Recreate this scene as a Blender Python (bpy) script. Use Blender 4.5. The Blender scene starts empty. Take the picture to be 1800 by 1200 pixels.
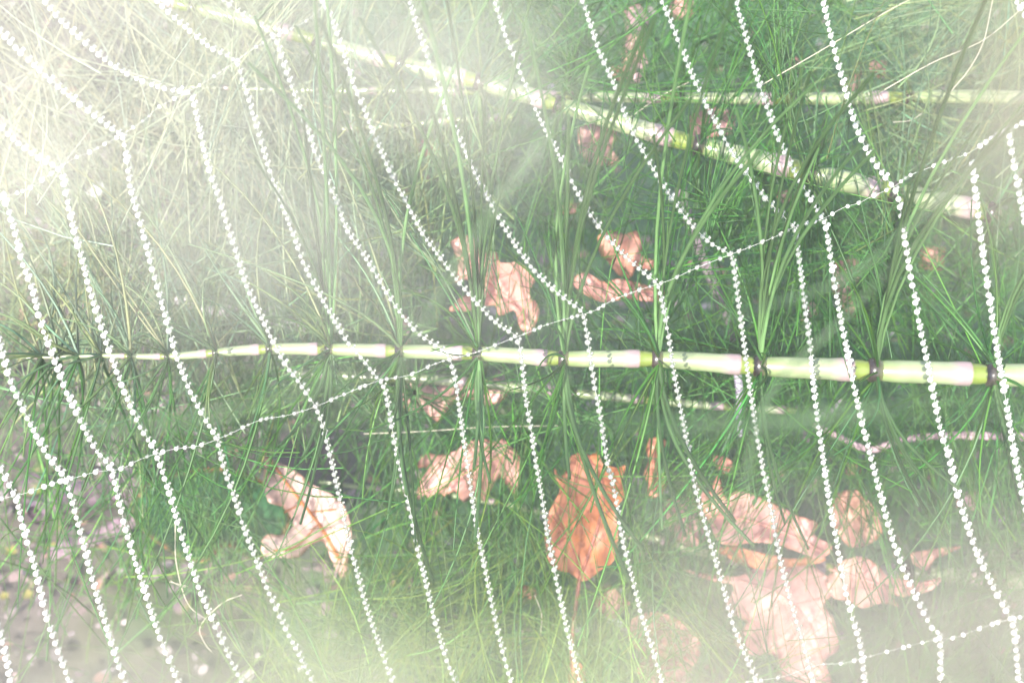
import bpy, bmesh, math, random
import numpy as np
from mathutils import Vector, Matrix, geometry
R = random.Random(7); N_ = np.random.RandomState(11)
S = bpy.context.scene; C = S.collection

# ------------------------------------------------------------------ camera
PITCH = math.radians(50); CAM = np.array([0.0, 0.0, 0.44])
FWD = np.array([0, math.cos(PITCH), -math.sin(PITCH)]); UP = np.array([0, math.sin(PITCH), math.cos(PITCH)]); RT = np.array([1.0, 0, 0])
cd = bpy.data.cameras.new('camera'); cam = bpy.data.objects.new('camera', cd); C.objects.link(cam)
cam.location = CAM; cam.rotation_euler = (math.radians(90) - PITCH, 0, 0)
cd.lens = 60; cd.sensor_width = 36; cd.clip_start = 0.004; cd.clip_end = 200
cd.dof.use_dof = True; cd.dof.focus_distance = 0.30; cd.dof.aperture_fstop = 33.0     # lens 60 mm -> 1.8 mm opening
S.camera = cam

# ------------------------------------------------------------------ sky, sun, exposure
w = bpy.data.worlds.new('World'); S.world = w; w.use_nodes = True
nt = w.node_tree; bg = nt.nodes['Background']; sky = nt.nodes.new('ShaderNodeTexSky')
sky.sky_type = 'NISHITA'; sky.sun_disc = False
SUN_EL, SUN_AZ = math.radians(46), math.radians(197)    # compass bearing the light comes from (0 = +Y, 90 = +X)
sky.sun_elevation = SUN_EL; sky.sun_rotation = SUN_AZ; sky.air_density = 1.0; sky.dust_density = 2.0
nt.links.new(sky.outputs[0], bg.inputs[0]); bg.inputs[1].default_value = 0.15
sl = bpy.data.lights.new('sun', 'SUN'); sl.energy = 4.2; sl.angle = math.radians(0.5); sl.color = (1.0, 0.95, 0.87)
so = bpy.data.objects.new('sun', sl); C.objects.link(so)
sd = Vector((math.sin(SUN_AZ)*math.cos(SUN_EL), math.cos(SUN_AZ)*math.cos(SUN_EL), math.sin(SUN_EL)))
so.rotation_euler = sd.to_track_quat('Z', 'Y').to_euler(); so.location = (0, -2, 3)
S.view_settings.view_transform = 'Standard'; S.view_settings.look = 'None'; S.view_settings.gamma = 1
S.view_settings.exposure = 1.62
S.render.engine = 'CYCLES'; cy = S.cycles
cy.use_denoising = True; cy.max_bounces = 8; cy.diffuse_bounces = 3; cy.glossy_bounces = 3; cy.transmission_bounces = 6
cy.transparent_max_bounces = 8; cy.sample_clamp_indirect = 6; cy.caustics_reflective = False; cy.caustics_refractive = False

# ------------------------------------------------------------------ helpers
K = 0.6                      # frame width per unit of depth
def P(px, py, d):            # pixel of the 1800 x 1200 photograph at depth d -> point in the place
    return CAM + FWD*d + RT*((px/1800 - .5)*K*d) + UP*(-(py/1800 - 1/3)*K*d)
def G(px, py, h=0.0):        # the same pixel where it meets the ground (height h)
    v = FWD + RT*((px/1800 - .5)*K) + UP*(-(py/1800 - 1/3)*K)
    return CAM + v*((CAM[2]-h)/-v[2])
def gdepth(px, py): return float(np.dot(G(px, py) - CAM, FWD))
def smooth(mesh): mesh.polygons.foreach_set('use_smooth', np.ones(len(mesh.polygons), bool))

def link(name, mesh, mat=None, parent=None):
    o = bpy.data.objects.new(name, mesh); C.objects.link(o)
    if mat is not None: mesh.materials.append(mat)
    if parent is not None: o.parent = parent
    return o
def tag(o, label=None, cat=None, group=None, kind=None):
    for k, v in (('label', label), ('category', cat), ('group', group), ('kind', kind)):
        if v: o[k] = v
    return o
def empty(name, loc, label, cat, group=None):
    o = bpy.data.objects.new(name, None); C.objects.link(o); o.location = loc; o.empty_display_size = .01
    return tag(o, label, cat, group)
def part(name, mesh, mat, par):      # part built in world coordinates under a thing whose Empty stands elsewhere
    mesh.transform(Matrix.Translation(-par.location)); return link(name, mesh, mat, par)

def mesh_np(name, V, F, cols=None):
    """V (n,3), F list/array of faces with the same corner count, cols (n,3)"""
    F = np.asarray(F, np.int32); m = bpy.data.meshes.new(name); k = F.shape[1]
    m.vertices.add(len(V)); m.vertices.foreach_set('co', np.asarray(V, np.float32).ravel())
    m.loops.add(F.size); m.loops.foreach_set('vertex_index', F.ravel())
    m.polygons.add(len(F)); m.polygons.foreach_set('loop_start', np.arange(0, F.size, k, dtype=np.int32))
    m.update(calc_edges=True); smooth(m)
    if cols is not None:
        a = m.color_attributes.new('Col', 'FLOAT_COLOR', 'POINT')
        a.data.foreach_set('color', np.hstack([cols, np.ones((len(V), 1))]).astype(np.float32).ravel())
    return m

def tubes(paths, radii, cols, sides=3, flat=1.0):
    """paths (n,s,3), radii (n,s), cols (n,3) or (n,s,3) -> V,F,cols ; one tapered tube per path"""
    n, s, _ = paths.shape
    T = np.gradient(paths, axis=1); T /= np.linalg.norm(T, axis=2, keepdims=True) + 1e-12
    ref = np.where(np.abs(T[:, :1, 2:3]) > .9, np.array([1.0, 0, 0]), np.array([0, 0, 1.0]))
    A = np.cross(T, np.broadcast_to(ref, T.shape)); A /= np.linalg.norm(A, axis=2, keepdims=True) + 1e-12
    B = np.cross(T, A)
    ang = np.arange(sides)*2*math.pi/sides
    V = paths[:, :, None, :] + radii[:, :, None, None]*(np.cos(ang)[None, None, :, None]*A[:, :, None, :] + flat*np.sin(ang)[None, None, :, None]*B[:, :, None, :])
    V = V.reshape(-1, 3)
    i = np.arange(n)[:, None, None]*s*sides; j = np.arange(s-1)[None, :, None]*sides; k = np.arange(sides)[None, None, :]
    k2 = (k+1) % sides
    F = np.stack([i+j+k, i+j+k2, i+j+sides+k2, i+j+sides+k], -1).reshape(-1, 4)
    if cols.ndim == 2 and cols.shape[0] != n: cols = cols[None]
    if cols.ndim == 2: cols = np.repeat(cols[:, None, :], s, 1)
    CC = np.repeat(cols[:, :, None, :], sides, 2).reshape(-1, 3)
    return V, F, CC
def tube_mesh(name, *a, **k):
    V, F, c = tubes(*a, **k); return mesh_np(name, V, F, c)
def bez(a, b, c, s):         # quadratic arcs for arrays (n,3)
    t = np.linspace(0, 1, s)[None, :, None]
    return a[:, None]*(1-t)**2 + 2*b[:, None]*t*(1-t) + c[:, None]*t*t
def catmull(pts, step):
    pts = [np.array(p, float) for p in pts]; out = []
    q = [2*pts[0]-pts[1]] + pts + [2*pts[-1]-pts[-2]]
    for i in range(1, len(q)-2):
        n = max(1, int(np.linalg.norm(q[i+1]-q[i])/step))
        for k in range(n):
            t = k/n
            out.append(.5*((2*q[i]) + (-q[i-1]+q[i+1])*t + (2*q[i-1]-5*q[i]+4*q[i+1]-q[i+2])*t*t + (-q[i-1]+3*q[i]-3*q[i+1]+q[i+2])*t**3))
    out.append(pts[-1]); return np.array(out)

# ------------------------------------------------------------------ materials
def mat(name, col=None, rough=.5, attr=False, spec=.5, transl=0.0, noise=0.0, nscale=300, bump=0.0, tint=None, tint_scale=60, tint_th=(.45, .62), sheen=0, coat=0):
    m = bpy.data.materials.new(name); m.use_nodes = True; n = m.node_tree.nodes; l = m.node_tree.links
    b = n['Principled BSDF']; b.inputs['Roughness'].default_value = rough; b.inputs['Specular IOR Level'].default_value = spec
    b.inputs['Coat Weight'].default_value = coat; b.inputs['Coat Roughness'].default_value = .25
    if attr:
        a = n.new('ShaderNodeAttribute'); a.attribute_name = 'Col'; src = a.outputs['Color']
    else:
        a = n.new('ShaderNodeRGB'); a.outputs[0].default_value = (*col, 1); src = a.outputs[0]
    tc = n.new('ShaderNodeTexCoord')
    if tint is not None:
        t = n.new('ShaderNodeTexNoise'); t.inputs['Scale'].default_value = tint_scale; t.inputs['Detail'].default_value = 5
        l.new(tc.outputs['Object'], t.inputs['Vector'])
        mr = n.new('ShaderNodeMapRange'); mr.inputs[1].default_value, mr.inputs[2].default_value = tint_th
        l.new(t.outputs['Fac'], mr.inputs[0])
        mx = n.new('ShaderNodeMix'); mx.data_type = 'RGBA'; l.new(mr.outputs[0], mx.inputs[0]); l.new(src, mx.inputs[6]); mx.inputs[7].default_value = (*tint, 1)
        src = mx.outputs[2]
    if noise:
        t = n.new('ShaderNodeTexNoise'); t.inputs['Scale'].default_value = nscale; t.inputs['Detail'].default_value = 6
        l.new(tc.outputs['Object'], t.inputs['Vector'])
        mr = n.new('ShaderNodeMapRange'); mr.inputs[1].default_value = .3; mr.inputs[2].default_value = .7
        mr.inputs[3].default_value = 1-noise; mr.inputs[4].default_value = 1+noise*.6; l.new(t.outputs['Fac'], mr.inputs[0])
        mx = n.new('ShaderNodeMix'); mx.data_type = 'RGBA'; mx.blend_type = 'MULTIPLY'; mx.inputs[0].default_value = 1
        l.new(src, mx.inputs[6]); l.new(mr.outputs[0], mx.inputs[7]); src = mx.outputs[2]
        if bump:
            bp = n.new('ShaderNodeBump'); bp.inputs['Strength'].default_value = bump; bp.inputs['Distance'].default_value = .002
            l.new(t.outputs['Fac'], bp.inputs['Height']); l.new(bp.outputs[0], b.inputs['Normal'])
    l.new(src, b.inputs['Base Color'])
    if transl:
        tr = n.new('ShaderNodeBsdfTranslucent'); l.new(src, tr.inputs['Color']); ms = n.new('ShaderNodeMixShader'); ms.inputs[0].default_value = transl
        l.new(b.outputs[0], ms.inputs[1]); l.new(tr.outputs[0], ms.inputs[2]); l.new(ms.outputs[0], n['Material Output'].inputs[0])
    return m
M_needle = mat('horsetail_green', attr=True, rough=.38, transl=.4, spec=.5, noise=.25, nscale=120)
M_stem = mat('stem_skin', attr=True, rough=.3, spec=.6, noise=.12, nscale=500, coat=.3)
M_straw = mat('dry_straw', attr=True, rough=.6, transl=.4)
M_silk = mat('silk', (.85, .85, .82), rough=.3)
M_leafp = mat('dead_leaf', attr=True, rough=.5, spec=.5, transl=.2, noise=.3, nscale=260, bump=.12)
M_rib = mat('leaf_rib', attr=True, rough=.5)
M_broad = mat('green_leaf', (.03, .10, .035), rough=.35, noise=.3, nscale=90, transl=.15)
M_twig = mat('twig_bark', attr=True, rough=.75, noise=.35, nscale=400, bump=.4)
M_stone = mat('mauve_stone', (.14, .095, .11), rough=.85, noise=.4, nscale=140, bump=.6, tint=(.13, .16, .03), tint_scale=60)
M_pebble = mat('pale_pebble', (.72, .68, .68), rough=.5, noise=.15, nscale=300)
M_flower = mat('yellow_petal', (.26, .23, .05), rough=.5, transl=.3)
# dew: white mixed into the clear water stands in for the sun's glints
M_dew = bpy.data.materials.new('dew'); M_dew.use_nodes = True
b = M_dew.node_tree.nodes['Principled BSDF']; b.inputs['Base Color'].default_value = (1, .975, .92, 1)
b.inputs['Transmission Weight'].default_value = .56; b.inputs['Roughness'].default_value = .07; b.inputs['IOR'].default_value = 1.35
b.inputs['Coat Weight'].default_value = 1; b.inputs['Coat Roughness'].default_value = .22; b.inputs['Coat IOR'].default_value = 1.8

M_clear = M_dew.copy(); M_clear.name = 'clear_dew'; M_clear.node_tree.nodes['Principled BSDF'].inputs['Transmission Weight'].default_value = .93
M_lens = M_dew.copy(); M_lens.name = 'half_clear_dew'; M_lens.node_tree.nodes['Principled BSDF'].inputs['Transmission Weight'].default_value = .82

# ------------------------------------------------------------------ ground
gm = mat('damp_soil', (.085, .066, .062), rough=.9, noise=.5, nscale=110, bump=.8, tint=(.07, .075, .035), tint_scale=14, tint_th=(.45, .68))
_n = gm.node_tree.nodes; _l = gm.node_tree.links; _b = _n['Principled BSDF']; _src = _b.inputs['Base Color'].links[0].from_socket
_tc = _n.new('ShaderNodeTexCoord'); _sx = _n.new('ShaderNodeSeparateXYZ'); _l.new(_tc.outputs['Object'], _sx.inputs[0])
_no = _n.new('ShaderNodeTexNoise'); _no.inputs['Scale'].default_value = 22; _no.inputs['Detail'].default_value = 6; _l.new(_tc.outputs['Object'], _no.inputs['Vector'])
_ad = _n.new('ShaderNodeMath'); _ad.operation = 'MULTIPLY_ADD'; _l.new(_no.outputs['Fac'], _ad.inputs[0]); _ad.inputs[1].default_value = .34; _l.new(_sx.outputs['X'], _ad.inputs[2])
_mr = _n.new('ShaderNodeMapRange'); _mr.inputs[1].default_value = .055; _mr.inputs[2].default_value = .14; _l.new(_ad.outputs[0], _mr.inputs[0])
_mx = _n.new('ShaderNodeMix'); _mx.data_type = 'RGBA'; _l.new(_mr.outputs[0], _mx.inputs[0]); _l.new(_src, _mx.inputs[6]); _mx.inputs[7].default_value = (.045, .11, .04, 1); _l.new(_mx.outputs[2], _b.inputs['Base Color'])
xs = np.concatenate([-np.geomspace(40, .75, 14), np.linspace(-.7, .7, 141), np.geomspace(.75, 40, 14)])
ys = np.concatenate([-np.geomspace(40, .35, 14), np.linspace(-.3, 1.2, 151), np.geomspace(1.25, 60, 14)])
X, Y = np.meshgrid(xs, ys); near = (np.abs(X) < .8) & (np.abs(Y-.4) < .95)
Z = near*(.003*np.sin(X*37+1.3)*np.cos(Y*41) + .002*np.sin(X*91+Y*67) + .0012*N_.randn(*X.shape)) - .004
nx, ny = len(xs), len(ys); ii = (np.arange(ny-1)[:, None]*nx + np.arange(nx-1)[None, :]).ravel()
link('ground', mesh_np('ground', np.stack([X, Y, Z], -1).reshape(-1, 3), np.stack([ii, ii+1, ii+nx+1, ii+nx], -1)), gm)['kind'] = 'structure'

# litter: fine crumbs and leaf scraps on the soil (nobody could count them)
def scraps(n):
    V, F, cc = [], [], []
    pal = [(.26, .17, .16), (.18, .12, .13), (.30, .23, .23), (.10, .08, .07), (.42, .34, .34), (.18, .17, .04), (.09, .12, .03), (.28, .14, .09)]
    for i in range(n):
        _p = R.uniform(-100, 1900)
        _q = R.uniform(-100, 1300)
        if (_p > 480 and R.random() < .6) or (_p <= 480 and R.random() < .25) or (_p <= 520 and _q > 1040 and R.random() < .6): continue
        c = G(_p, _q, R.uniform(.0, .006)); r = R.uniform(.0007, .0030)
        a = R.uniform(0, 6.28); t = R.uniform(-.5, .5); base = len(V); col = tuple(q*.75+.03 for q in pal[R.randrange(8)])
        ux = np.array([math.cos(a), math.sin(a), t]); uy = np.array([-math.sin(a), math.cos(a), R.uniform(-.4, .4)])*R.uniform(.3, .9)
        for k in range(6):
            q = k*math.pi/3; V.append(c + r*(math.cos(q)*ux + math.sin(q)*uy)*R.uniform(.7, 1.1)); cc.append(col)
        F += [(base, base+1, base+2, base+3), (base, base+3, base+4, base+5)]
    return mesh_np('leaf_litter', np.array(V), F, np.array(cc))
tag(link('leaf_litter', scraps(5200), mat('litter', attr=True, rough=.7, transl=.15)), 'fine brown, mauve and mossy leaf scraps strewn over the soil', 'leaf litter', kind='stuff')

# ------------------------------------------------------------------ horsetail plants
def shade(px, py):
    """needle colour by region: pale glow of the upper corners painted in, fresh green in the middle, yellow green low down"""
    tl_glow = np.clip(1.25 - np.hypot((px-100)/740, (py-60)/600), 0, 1)
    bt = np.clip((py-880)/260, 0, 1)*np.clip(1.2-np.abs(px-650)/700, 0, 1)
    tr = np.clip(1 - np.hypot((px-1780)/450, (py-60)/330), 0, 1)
    fresh, dry, yel = np.array([.060, .19, .026]), np.array([.47, .48, .34]), np.array([.26, .34, .08])  # dry tone carries the corner glow, painted as pale needle colour
    c = fresh[None]*(1-tl_glow)[:, None] + dry[None]*tl_glow[:, None]
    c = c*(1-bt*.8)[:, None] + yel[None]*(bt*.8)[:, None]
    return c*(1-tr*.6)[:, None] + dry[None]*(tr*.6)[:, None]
def vary(c, sp=.38):
    n = len(c); pale = np.clip(c[:, :1]*2.4, 0, 1); k = np.exp(N_.randn(n, 1)*sp*(1-.45*pale)); h = N_.randn(n, 1)*(.18-.12*pale)
    blue = (N_.rand(n, 1) < .3*(1-pale))
    c = c*k*np.hstack([1+h, np.ones((n, 1)), 1-h]); c = np.where(blue, c*.6 + np.array([.06, .15, .07])*.6, c)
    return np.clip(c, .01, .75)

def project(p):
    v = p - CAM; d = v @ FWD
    return (v @ RT)/(d*K)*1800 + 900, 600 - (v @ UP)/(d*K)*1800, d

def whorl_mesh(node, axis, n, length, r, lean, thick=1.0, front=0):
    """n needles round the axis at one node"""
    ax = axis/np.linalg.norm(axis); a0 = np.cross(ax, [0, 0, 1.0]); a0 /= np.linalg.norm(a0); a1 = np.cross(ax, a0)
    th = np.arange(n)*2*math.pi/n + N_.rand(n)*.3
    rad = np.cos(th)[:, None]*a0 + np.sin(th)[:, None]*a1
    L = length*(.65+.5*N_.rand(n, 1))
    toward = rad @ FWD                                 # needles pointing at the lens stay short of the web
    L = np.where((toward < -.35)[:, None], L*(.42 if front == 0 else .6), L)
    a = node + rad*r*.8
    e = rad + ax*(lean + .16*N_.randn(n, 1)) + N_.randn(n, 3)*.08
    bpt = a + e*L*.5 + N_.randn(n, 3)*L*.07
    c = a + (e + ax*(lean*.5))*L + np.array([0, 0, -1.0])*L*(.12+.2*N_.rand(n, 1)) + N_.randn(n, 3)*L*.12
    c[:, 2] = np.maximum(c[:, 2], .004)
    s = 9; path = bez(a, bpt, c, s)
    t = np.linspace(0, 1, s)[None, :]
    rr = (.00022*thick*(1-.7*t) + .00005)*(.8+.5*N_.rand(n, 1))
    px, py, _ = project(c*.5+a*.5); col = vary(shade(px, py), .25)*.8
    if front:                                          # long needles that reach forward past the web, towards the lens
        m = front; up = np.where(N_.rand(m, 1) < .68, 1.0, -1.0)
        L2 = N_.uniform(.03, .062, (m, 1))*np.where(up > 0, 1, .55); a2 = np.repeat(node[None], m, 0)
        c2 = node + (UP*up*N_.uniform(.75, 1.1, (m, 1)) + RT*N_.randn(m, 1)*.17 - FWD*N_.uniform(1.2, 2.6, (m, 1)))*L2
        b2 = node + (UP*up*.9 - FWD*.25 + RT*N_.randn(m, 1)*.06)*L2*.6
        path = np.vstack([path, bez(a2, b2, c2, s)]); t2 = np.linspace(0, 1, s)[None]
        rr = np.vstack([rr, (.00038-.00014*t2)*N_.uniform(.8, 1.3, (m, 1))]); q = np.array([[.13, .24, .09]])*np.exp(N_.randn(m, 1)*.3)
        col = np.vstack([col, q])
    return tube_mesh('whorl', path, rr, col, sides=5)

def horsetail(pts, dep, dia, nodes, label, wn=16, wl=.045, lean=-.25, tone=1.0, group='jointed horsetail stems', front=0):
    """pts: pixel path from the tip (thin end) to the base; dep: depths; dia: pixel diameters; nodes: fractions of the path length"""
    px = catmull([(*p, d, q) for p, d, q in zip(pts, [x*1e4 for x in dep], [x*1 for x in dia])], 6)
    W = np.array([P(a, b_, c/1e4) for a, b_, c, _ in px]); rad = np.array([q/1800*K*c/1e4/2 for _, _, c, q in px])
    seg = np.r_[0, np.cumsum(np.linalg.norm(np.diff(W, axis=0), axis=1))]; f = seg/seg[-1]
    root = empty('horsetail', W[-1], label, 'horsetail', group)
    at = lambda t: np.array([np.interp(t, f, W[:, k]) for k in range(3)])
    rt = lambda t: np.interp(t, f, rad)
    nodes = sorted(nodes); ends = [0.0] + list(nodes) + [1.0]
    cream, green, yellow, lilac = np.array([.29, .33, .19])*tone, np.array([.15, .22, .05])*tone, np.array([.17, .22, .04])*tone, np.array([.33, .24, .24])*tone
    ax_all = W[-1]-W[0]
    P_, R_, C_ = [], [], []
    for a, e in zip(ends[:-1], ends[1:]):
        if e-a < .004: continue
        for u in (0, .03, .08, .2, .4, .6, .7, .76, .79, .81, .86, .93, 1.0):
            t = a+(e-a)*u; P_.append(at(t + (1e-5 if u == 0 else 0)))
            bulge = (.72 if u == 0 else .86 if u == .03 else .95 if u == .08 else 1.0 if u < .65 else 1.08 if u < .8 else .93 if u < .9 else .8)
            R_.append(rt(t)*bulge)
            col = (green*.6+cream*.4 if u < .1 else cream*.75+green*.25 if u < .5 else cream if u < .7 else lilac if u < .8 else yellow if u < .95 else green)
            C_.append(col)
    m = tube_mesh('stem', np.array(P_)[None], np.array(R_)[None], np.array(C_)[None], sides=20)
    part('stem', m, M_stem, root)
    for k, t in enumerate(nodes):
        ax = at(min(1, t+.01))-at(max(0, t-.01)); axn = ax/np.linalg.norm(ax); c = at(t); r = rt(t)
        L = max(r*.75, .0007); p = np.array([c+axn*L*q for q in (-1.0, -.8, -.2, .3, .9)])
        col = np.array([[.05, .035, .03], [.03, .02, .018], [.035, .03, .02], [.07, .07, .03], [.12, .14, .05]])
        rr = np.array([.80, 1.06, 1.10, 1.04, .80])*r
        part('sheath', tube_mesh('sheath', p[None], rr[None], col[None], sides=16), M_stem, root)
        part('whorl', whorl_mesh(c, axn, wn, wl, r, lean, 1.0, front if t > .28 else 0), M_needle, root)
    return root

def frac(pts, xs_):      # pixel x positions of the nodes as fractions of the path
    p = np.array(pts, float); s_ = np.r_[0, np.cumsum(np.hypot(*np.diff(p, axis=0).T))]
    return [float(np.interp(x, p[:, 0], s_)/s_[-1]) for x in xs_]
pm = [(40, 629), (180, 625), (300, 626), (480, 613), (700, 617), (840, 621), (992, 630), (1157, 631), (1337, 643), (1540, 651), (1747, 658), (1900, 661)]
horsetail(pm, [.322]*12, [4, 8, 12, 20, 24, 27, 29, 31, 36, 40, 41, 42], frac(pm, [72, 103, 137, 177, 230, 295, 380, 475, 580, 703, 840, 992, 1157, 1337, 1540, 1747]),
          'long jointed cream horsetail stem running level across the middle', wn=15, wl=.045, front=10, tone=.88)
pt = [(180, -30), (277, -2), (450, 42), (600, 84), (705, 113), (845, 145), (985, 185), (1200, 248), (1420, 303), (1570, 338), (1745, 374)]
horsetail(pt, [.37, .37, .37, .37, .37, .37, .37, .37, .37, .37, .37], [20, 22, 26, 27, 28, 30, 30, 34, 38, 38, 36], frac(pt, [340, 560, 705, 845, 985, 1230, 1425, 1575, 1745]),
          'thick yellow green horsetail stem slanting down from upper left to right', wn=20, wl=.045, lean=.1)
pu = [(330, 153), (500, 158), (620, 160), (800, 160), (1000, 170), (1200, 172), (1420, 174), (1700, 170), (1900, 176)]
horsetail(pu, [.385]*9, [7, 10, 12, 14, 17, 19, 22, 24, 24], frac(pu, [420, 505, 590, 680, 850, 1010, 1200, 1400, 1600]),
          'thin pale level horsetail stem crossing just below the slanting one', wn=18, wl=.04)
pv = [(480, 232), (560, 229), (640, 225), (770, 214), (900, 205)]
horsetail(pv, [.395]*5, [5, 8, 9, 11, 12], frac(pv, [555, 640, 722, 800]), 'short thin pale horsetail stem, lower of two pale level ones near the top', wn=16, wl=.04)
pw = [(500, 655), (640, 662), (780, 668), (1000, 690), (1160, 705), (1290, 716), (1400, 722)]
horsetail(pw, [.39]*7, [12, 17, 18, 16, 14, 14, 13], frac(pw, [590, 705, 850, 1010, 1160, 1300]), 'dull green horsetail stem just below the long middle stem', wn=18, wl=.04, tone=.75)
px_ = [(1130, 940), (1300, 985), (1500, 1002), (1640, 1008), (1900, 1030)]
horsetail(px_, [.43]*5, [12, 18, 24, 28, 30], frac(px_, [1180, 1330, 1480, 1600, 1760]), 'pale horsetail stem low on the right behind the peach leaf', wn=16, wl=.035)
py_ = [(560, 846), (640, 856), (760, 866), (880, 884), (1000, 912), (1120, 945)]
horsetail(py_, [.44]*6, [5, 9, 9, 10, 10, 10], frac(py_, [600, 690, 790, 890, 1000, 1080]), 'thin bright horsetail stem lying under the two middle dead leaves', wn=12, wl=.028)
pz = [(1180, 706), (1260, 712), (1380, 716), (1500, 730)]
# whorls seen end on (little stars): small plants that point at the camera
STAR = ['green needle star at the far right, under the slanting stem', 'needle star left of centre, between the top stems and middle stem', 'needle star directly below the joint right of centre', 'needle star between the middle stem and the notched pink leaf', 'needle star right of centre, left of the free hanging strand', 'needle star just above the middle stem, left half', 'pale needle star left, well above the middle stem', 'needle star left of the salmon pink leaf', 'needle star under the slanting stem, right of centre', 'faint pale needle star near the left edge', 'needle star below the right half of the middle stem, above the mauve twig', 'needle star under the level stem, top centre', 'needle star just below the middle stem at far right', 'faint needle star in the upper left corner', 'needle star right above the rusty brown leaf']
star = [(1655, 372, .40), (600, 330, .39), (1240, 640, .41), (730, 690, .37), (1570, 420, .42), (440, 560, .38), (350, 480, .4), (660, 500, .39), (1330, 320, .41), (120, 420, .40), (1320, 760, .40), (860, 300, .40), (1650, 700, .39), (90, 200, .42), (930, 760, .41)]
for k, (sx, sy, d_) in enumerate(star):
    tip = P(sx, sy, d_); base = G(sx+R.uniform(-50, 50), sy+R.uniform(-20, 60)); base[2] = 0
    r_ = empty('horsetail_shoot', base, STAR[k], 'horsetail', 'horsetail shoots seen end on')
    q = np.array([base*(1-t)+tip*t for t in (0, .35, .7, 1)])
    part('stem', tube_mesh('stem', q[None], np.array([[.0011, .0011, .0009, .0007]]), np.array([[[.30, .38, .12]]*4])[0], sides=10), M_stem, r_)
    ax = tip-base
    for t, n_, L in ((1.0, 18, .016), (.86, 20, .024), (.7, 20, .030)):
        part('whorl', whorl_mesh(base*(1-t)+tip*t, ax, n_, L, .0008, .15, .7), M_needle, r_)

# the tangle of horsetail needles behind the web
def dens(px, py):
    v = np.ones_like(px)
    v = np.where((px < 430) & (py > 800), .42, v); v = np.where((px < 400) & (py > 1060), .2, v); v = np.where((np.abs(py-(2+(px-277)*.253)) < 34) & (px > 200), v*.4, v); v = np.where((px > 200) & (px < 450) & (py > 690) & (py < 960), .9, v)                 # open soil at the lower left
    v = np.where((px < 300) & (py < 420), .55, v)
    v = np.where((px < 330) & (py > 640) & (py <= 800), .5, v)
    for cx, cy_, rx, ry in ((540, 895, 105, 120), (1030, 900, 70, 100), (830, 820, 80, 50), (1370, 930, 110, 60), (1380, 1090, 90, 90), (1550, 1020, 100, 45), (870, 500, 85, 75), (1095, 445, 62, 48), (1090, 508, 90, 30), (790, 700, 90, 40), (1250, 230, 45, 40), (1050, 255, 45, 42)):
        v = np.where(((px-cx)/rx)**2+((py-cy_)/ry)**2 < 1, v*.1, v)
    return v
def tangle(n, dmin, dmax, lo, hi, rmin, rmax, mode):
    px = N_.uniform(-150, 1950, n); py = N_.uniform(-150, 1350, n)
    nb = n//11; bc = N_.randint(0, nb, n); bx, by = N_.uniform(-200, 2000, nb), N_.uniform(-200, 1400, nb); inb = N_.rand(n) < .72
    ba = np.where(N_.rand(nb) < mode, N_.randn(nb)*.45 + math.pi/2, N_.uniform(0, math.pi, nb)); bang = ba[bc] + N_.randn(n)*.24
    Lp = N_.uniform(lo, hi, n)
    px = np.where(inb, bx[bc]+np.cos(bang)*Lp*.5*np.sign(np.sin(bc*7.3)), px); py = np.where(inb, by[bc]-np.sin(bang)*Lp*.5*np.sign(np.sin(bc*7.3)), py)
    keep = N_.rand(n) < dens(px, py)
    for sg in (-.4, .4): keep &= N_.rand(n) < np.clip(dens(px+np.cos(bang)*Lp*sg, py-np.sin(bang)*Lp*sg)*2, 0, 1)
    px, py, bang, inb, Lp, bc = px[keep], py[keep], bang[keep], inb[keep], Lp[keep], bc[keep]; n = len(px); ud = N_.rand(nb)[bc]
    u = np.where(inb, ud, N_.rand(n)); d = dmin + (dmax-dmin)*u
    gd = (CAM[2]-.012)/-(FWD[2] - (py/1800-1/3)*K*UP[2]); d = np.minimum(d, gd*N_.uniform(.8, .98, n))
    base = CAM + FWD*d[:, None] + RT*((px/1800-.5)*K*d)[:, None] + UP*(-(py/1800-1/3)*K*d)[:, None]
    L = Lp/1800*K*d
    a = np.where(N_.rand(n) < mode, N_.randn(n)*.36 + math.pi/2 + .0*px, N_.uniform(0, math.pi, n))
    a = np.where(inb, bang, a)
    a = a + np.clip((px-1300)/500, -.0, 1)*-.35*(py < 500) + np.where((px < 500) & (py < 450), .45, 0)*(N_.rand(n) < .5)
    dr = np.cos(a)[:, None]*RT + np.sin(a)[:, None]*UP + FWD*N_.randn(n, 1)*.35
    dr /= np.linalg.norm(dr, axis=1, keepdims=True)
    p0 = base - dr*L[:, None]*.5; p2 = base + dr*L[:, None]*.5
    side = np.cross(dr, FWD); bend = np.where(inb, np.sin(bc*3.7)*.2 + N_.randn(n)*.08, N_.randn(n)*.2); p1 = base + side*(bend*L)[:, None] + FWD*(N_.randn(n)*.08*L)[:, None]
    for q in (p0, p1, p2): q[:, 2] = np.maximum(q[:, 2], .002)
    s = 7; t = np.linspace(0, 1, s)[None]
    rr = N_.uniform(rmin, rmax, (n, 1))*(1-.7*t)
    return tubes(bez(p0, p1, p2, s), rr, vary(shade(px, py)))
VV, FF, CC_ = [], [], []; off = 0
for a in ((7500, .40, .52, 110, 400, .00014, .00026, .45), (5200, .35, .43, 160, 520, .00012, .00023, .55), (1300, .325, .36, 200, 620, .00011, .00020, .6)):
    v, f, c = tangle(*a); VV.append(v); FF.append(f+off); CC_.append(c); off += len(v)
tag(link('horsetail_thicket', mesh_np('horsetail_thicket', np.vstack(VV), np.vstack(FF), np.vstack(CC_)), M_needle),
    'dense tangle of fine green horsetail needles filling the space behind the web', 'foliage', kind='stuff')

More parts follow.
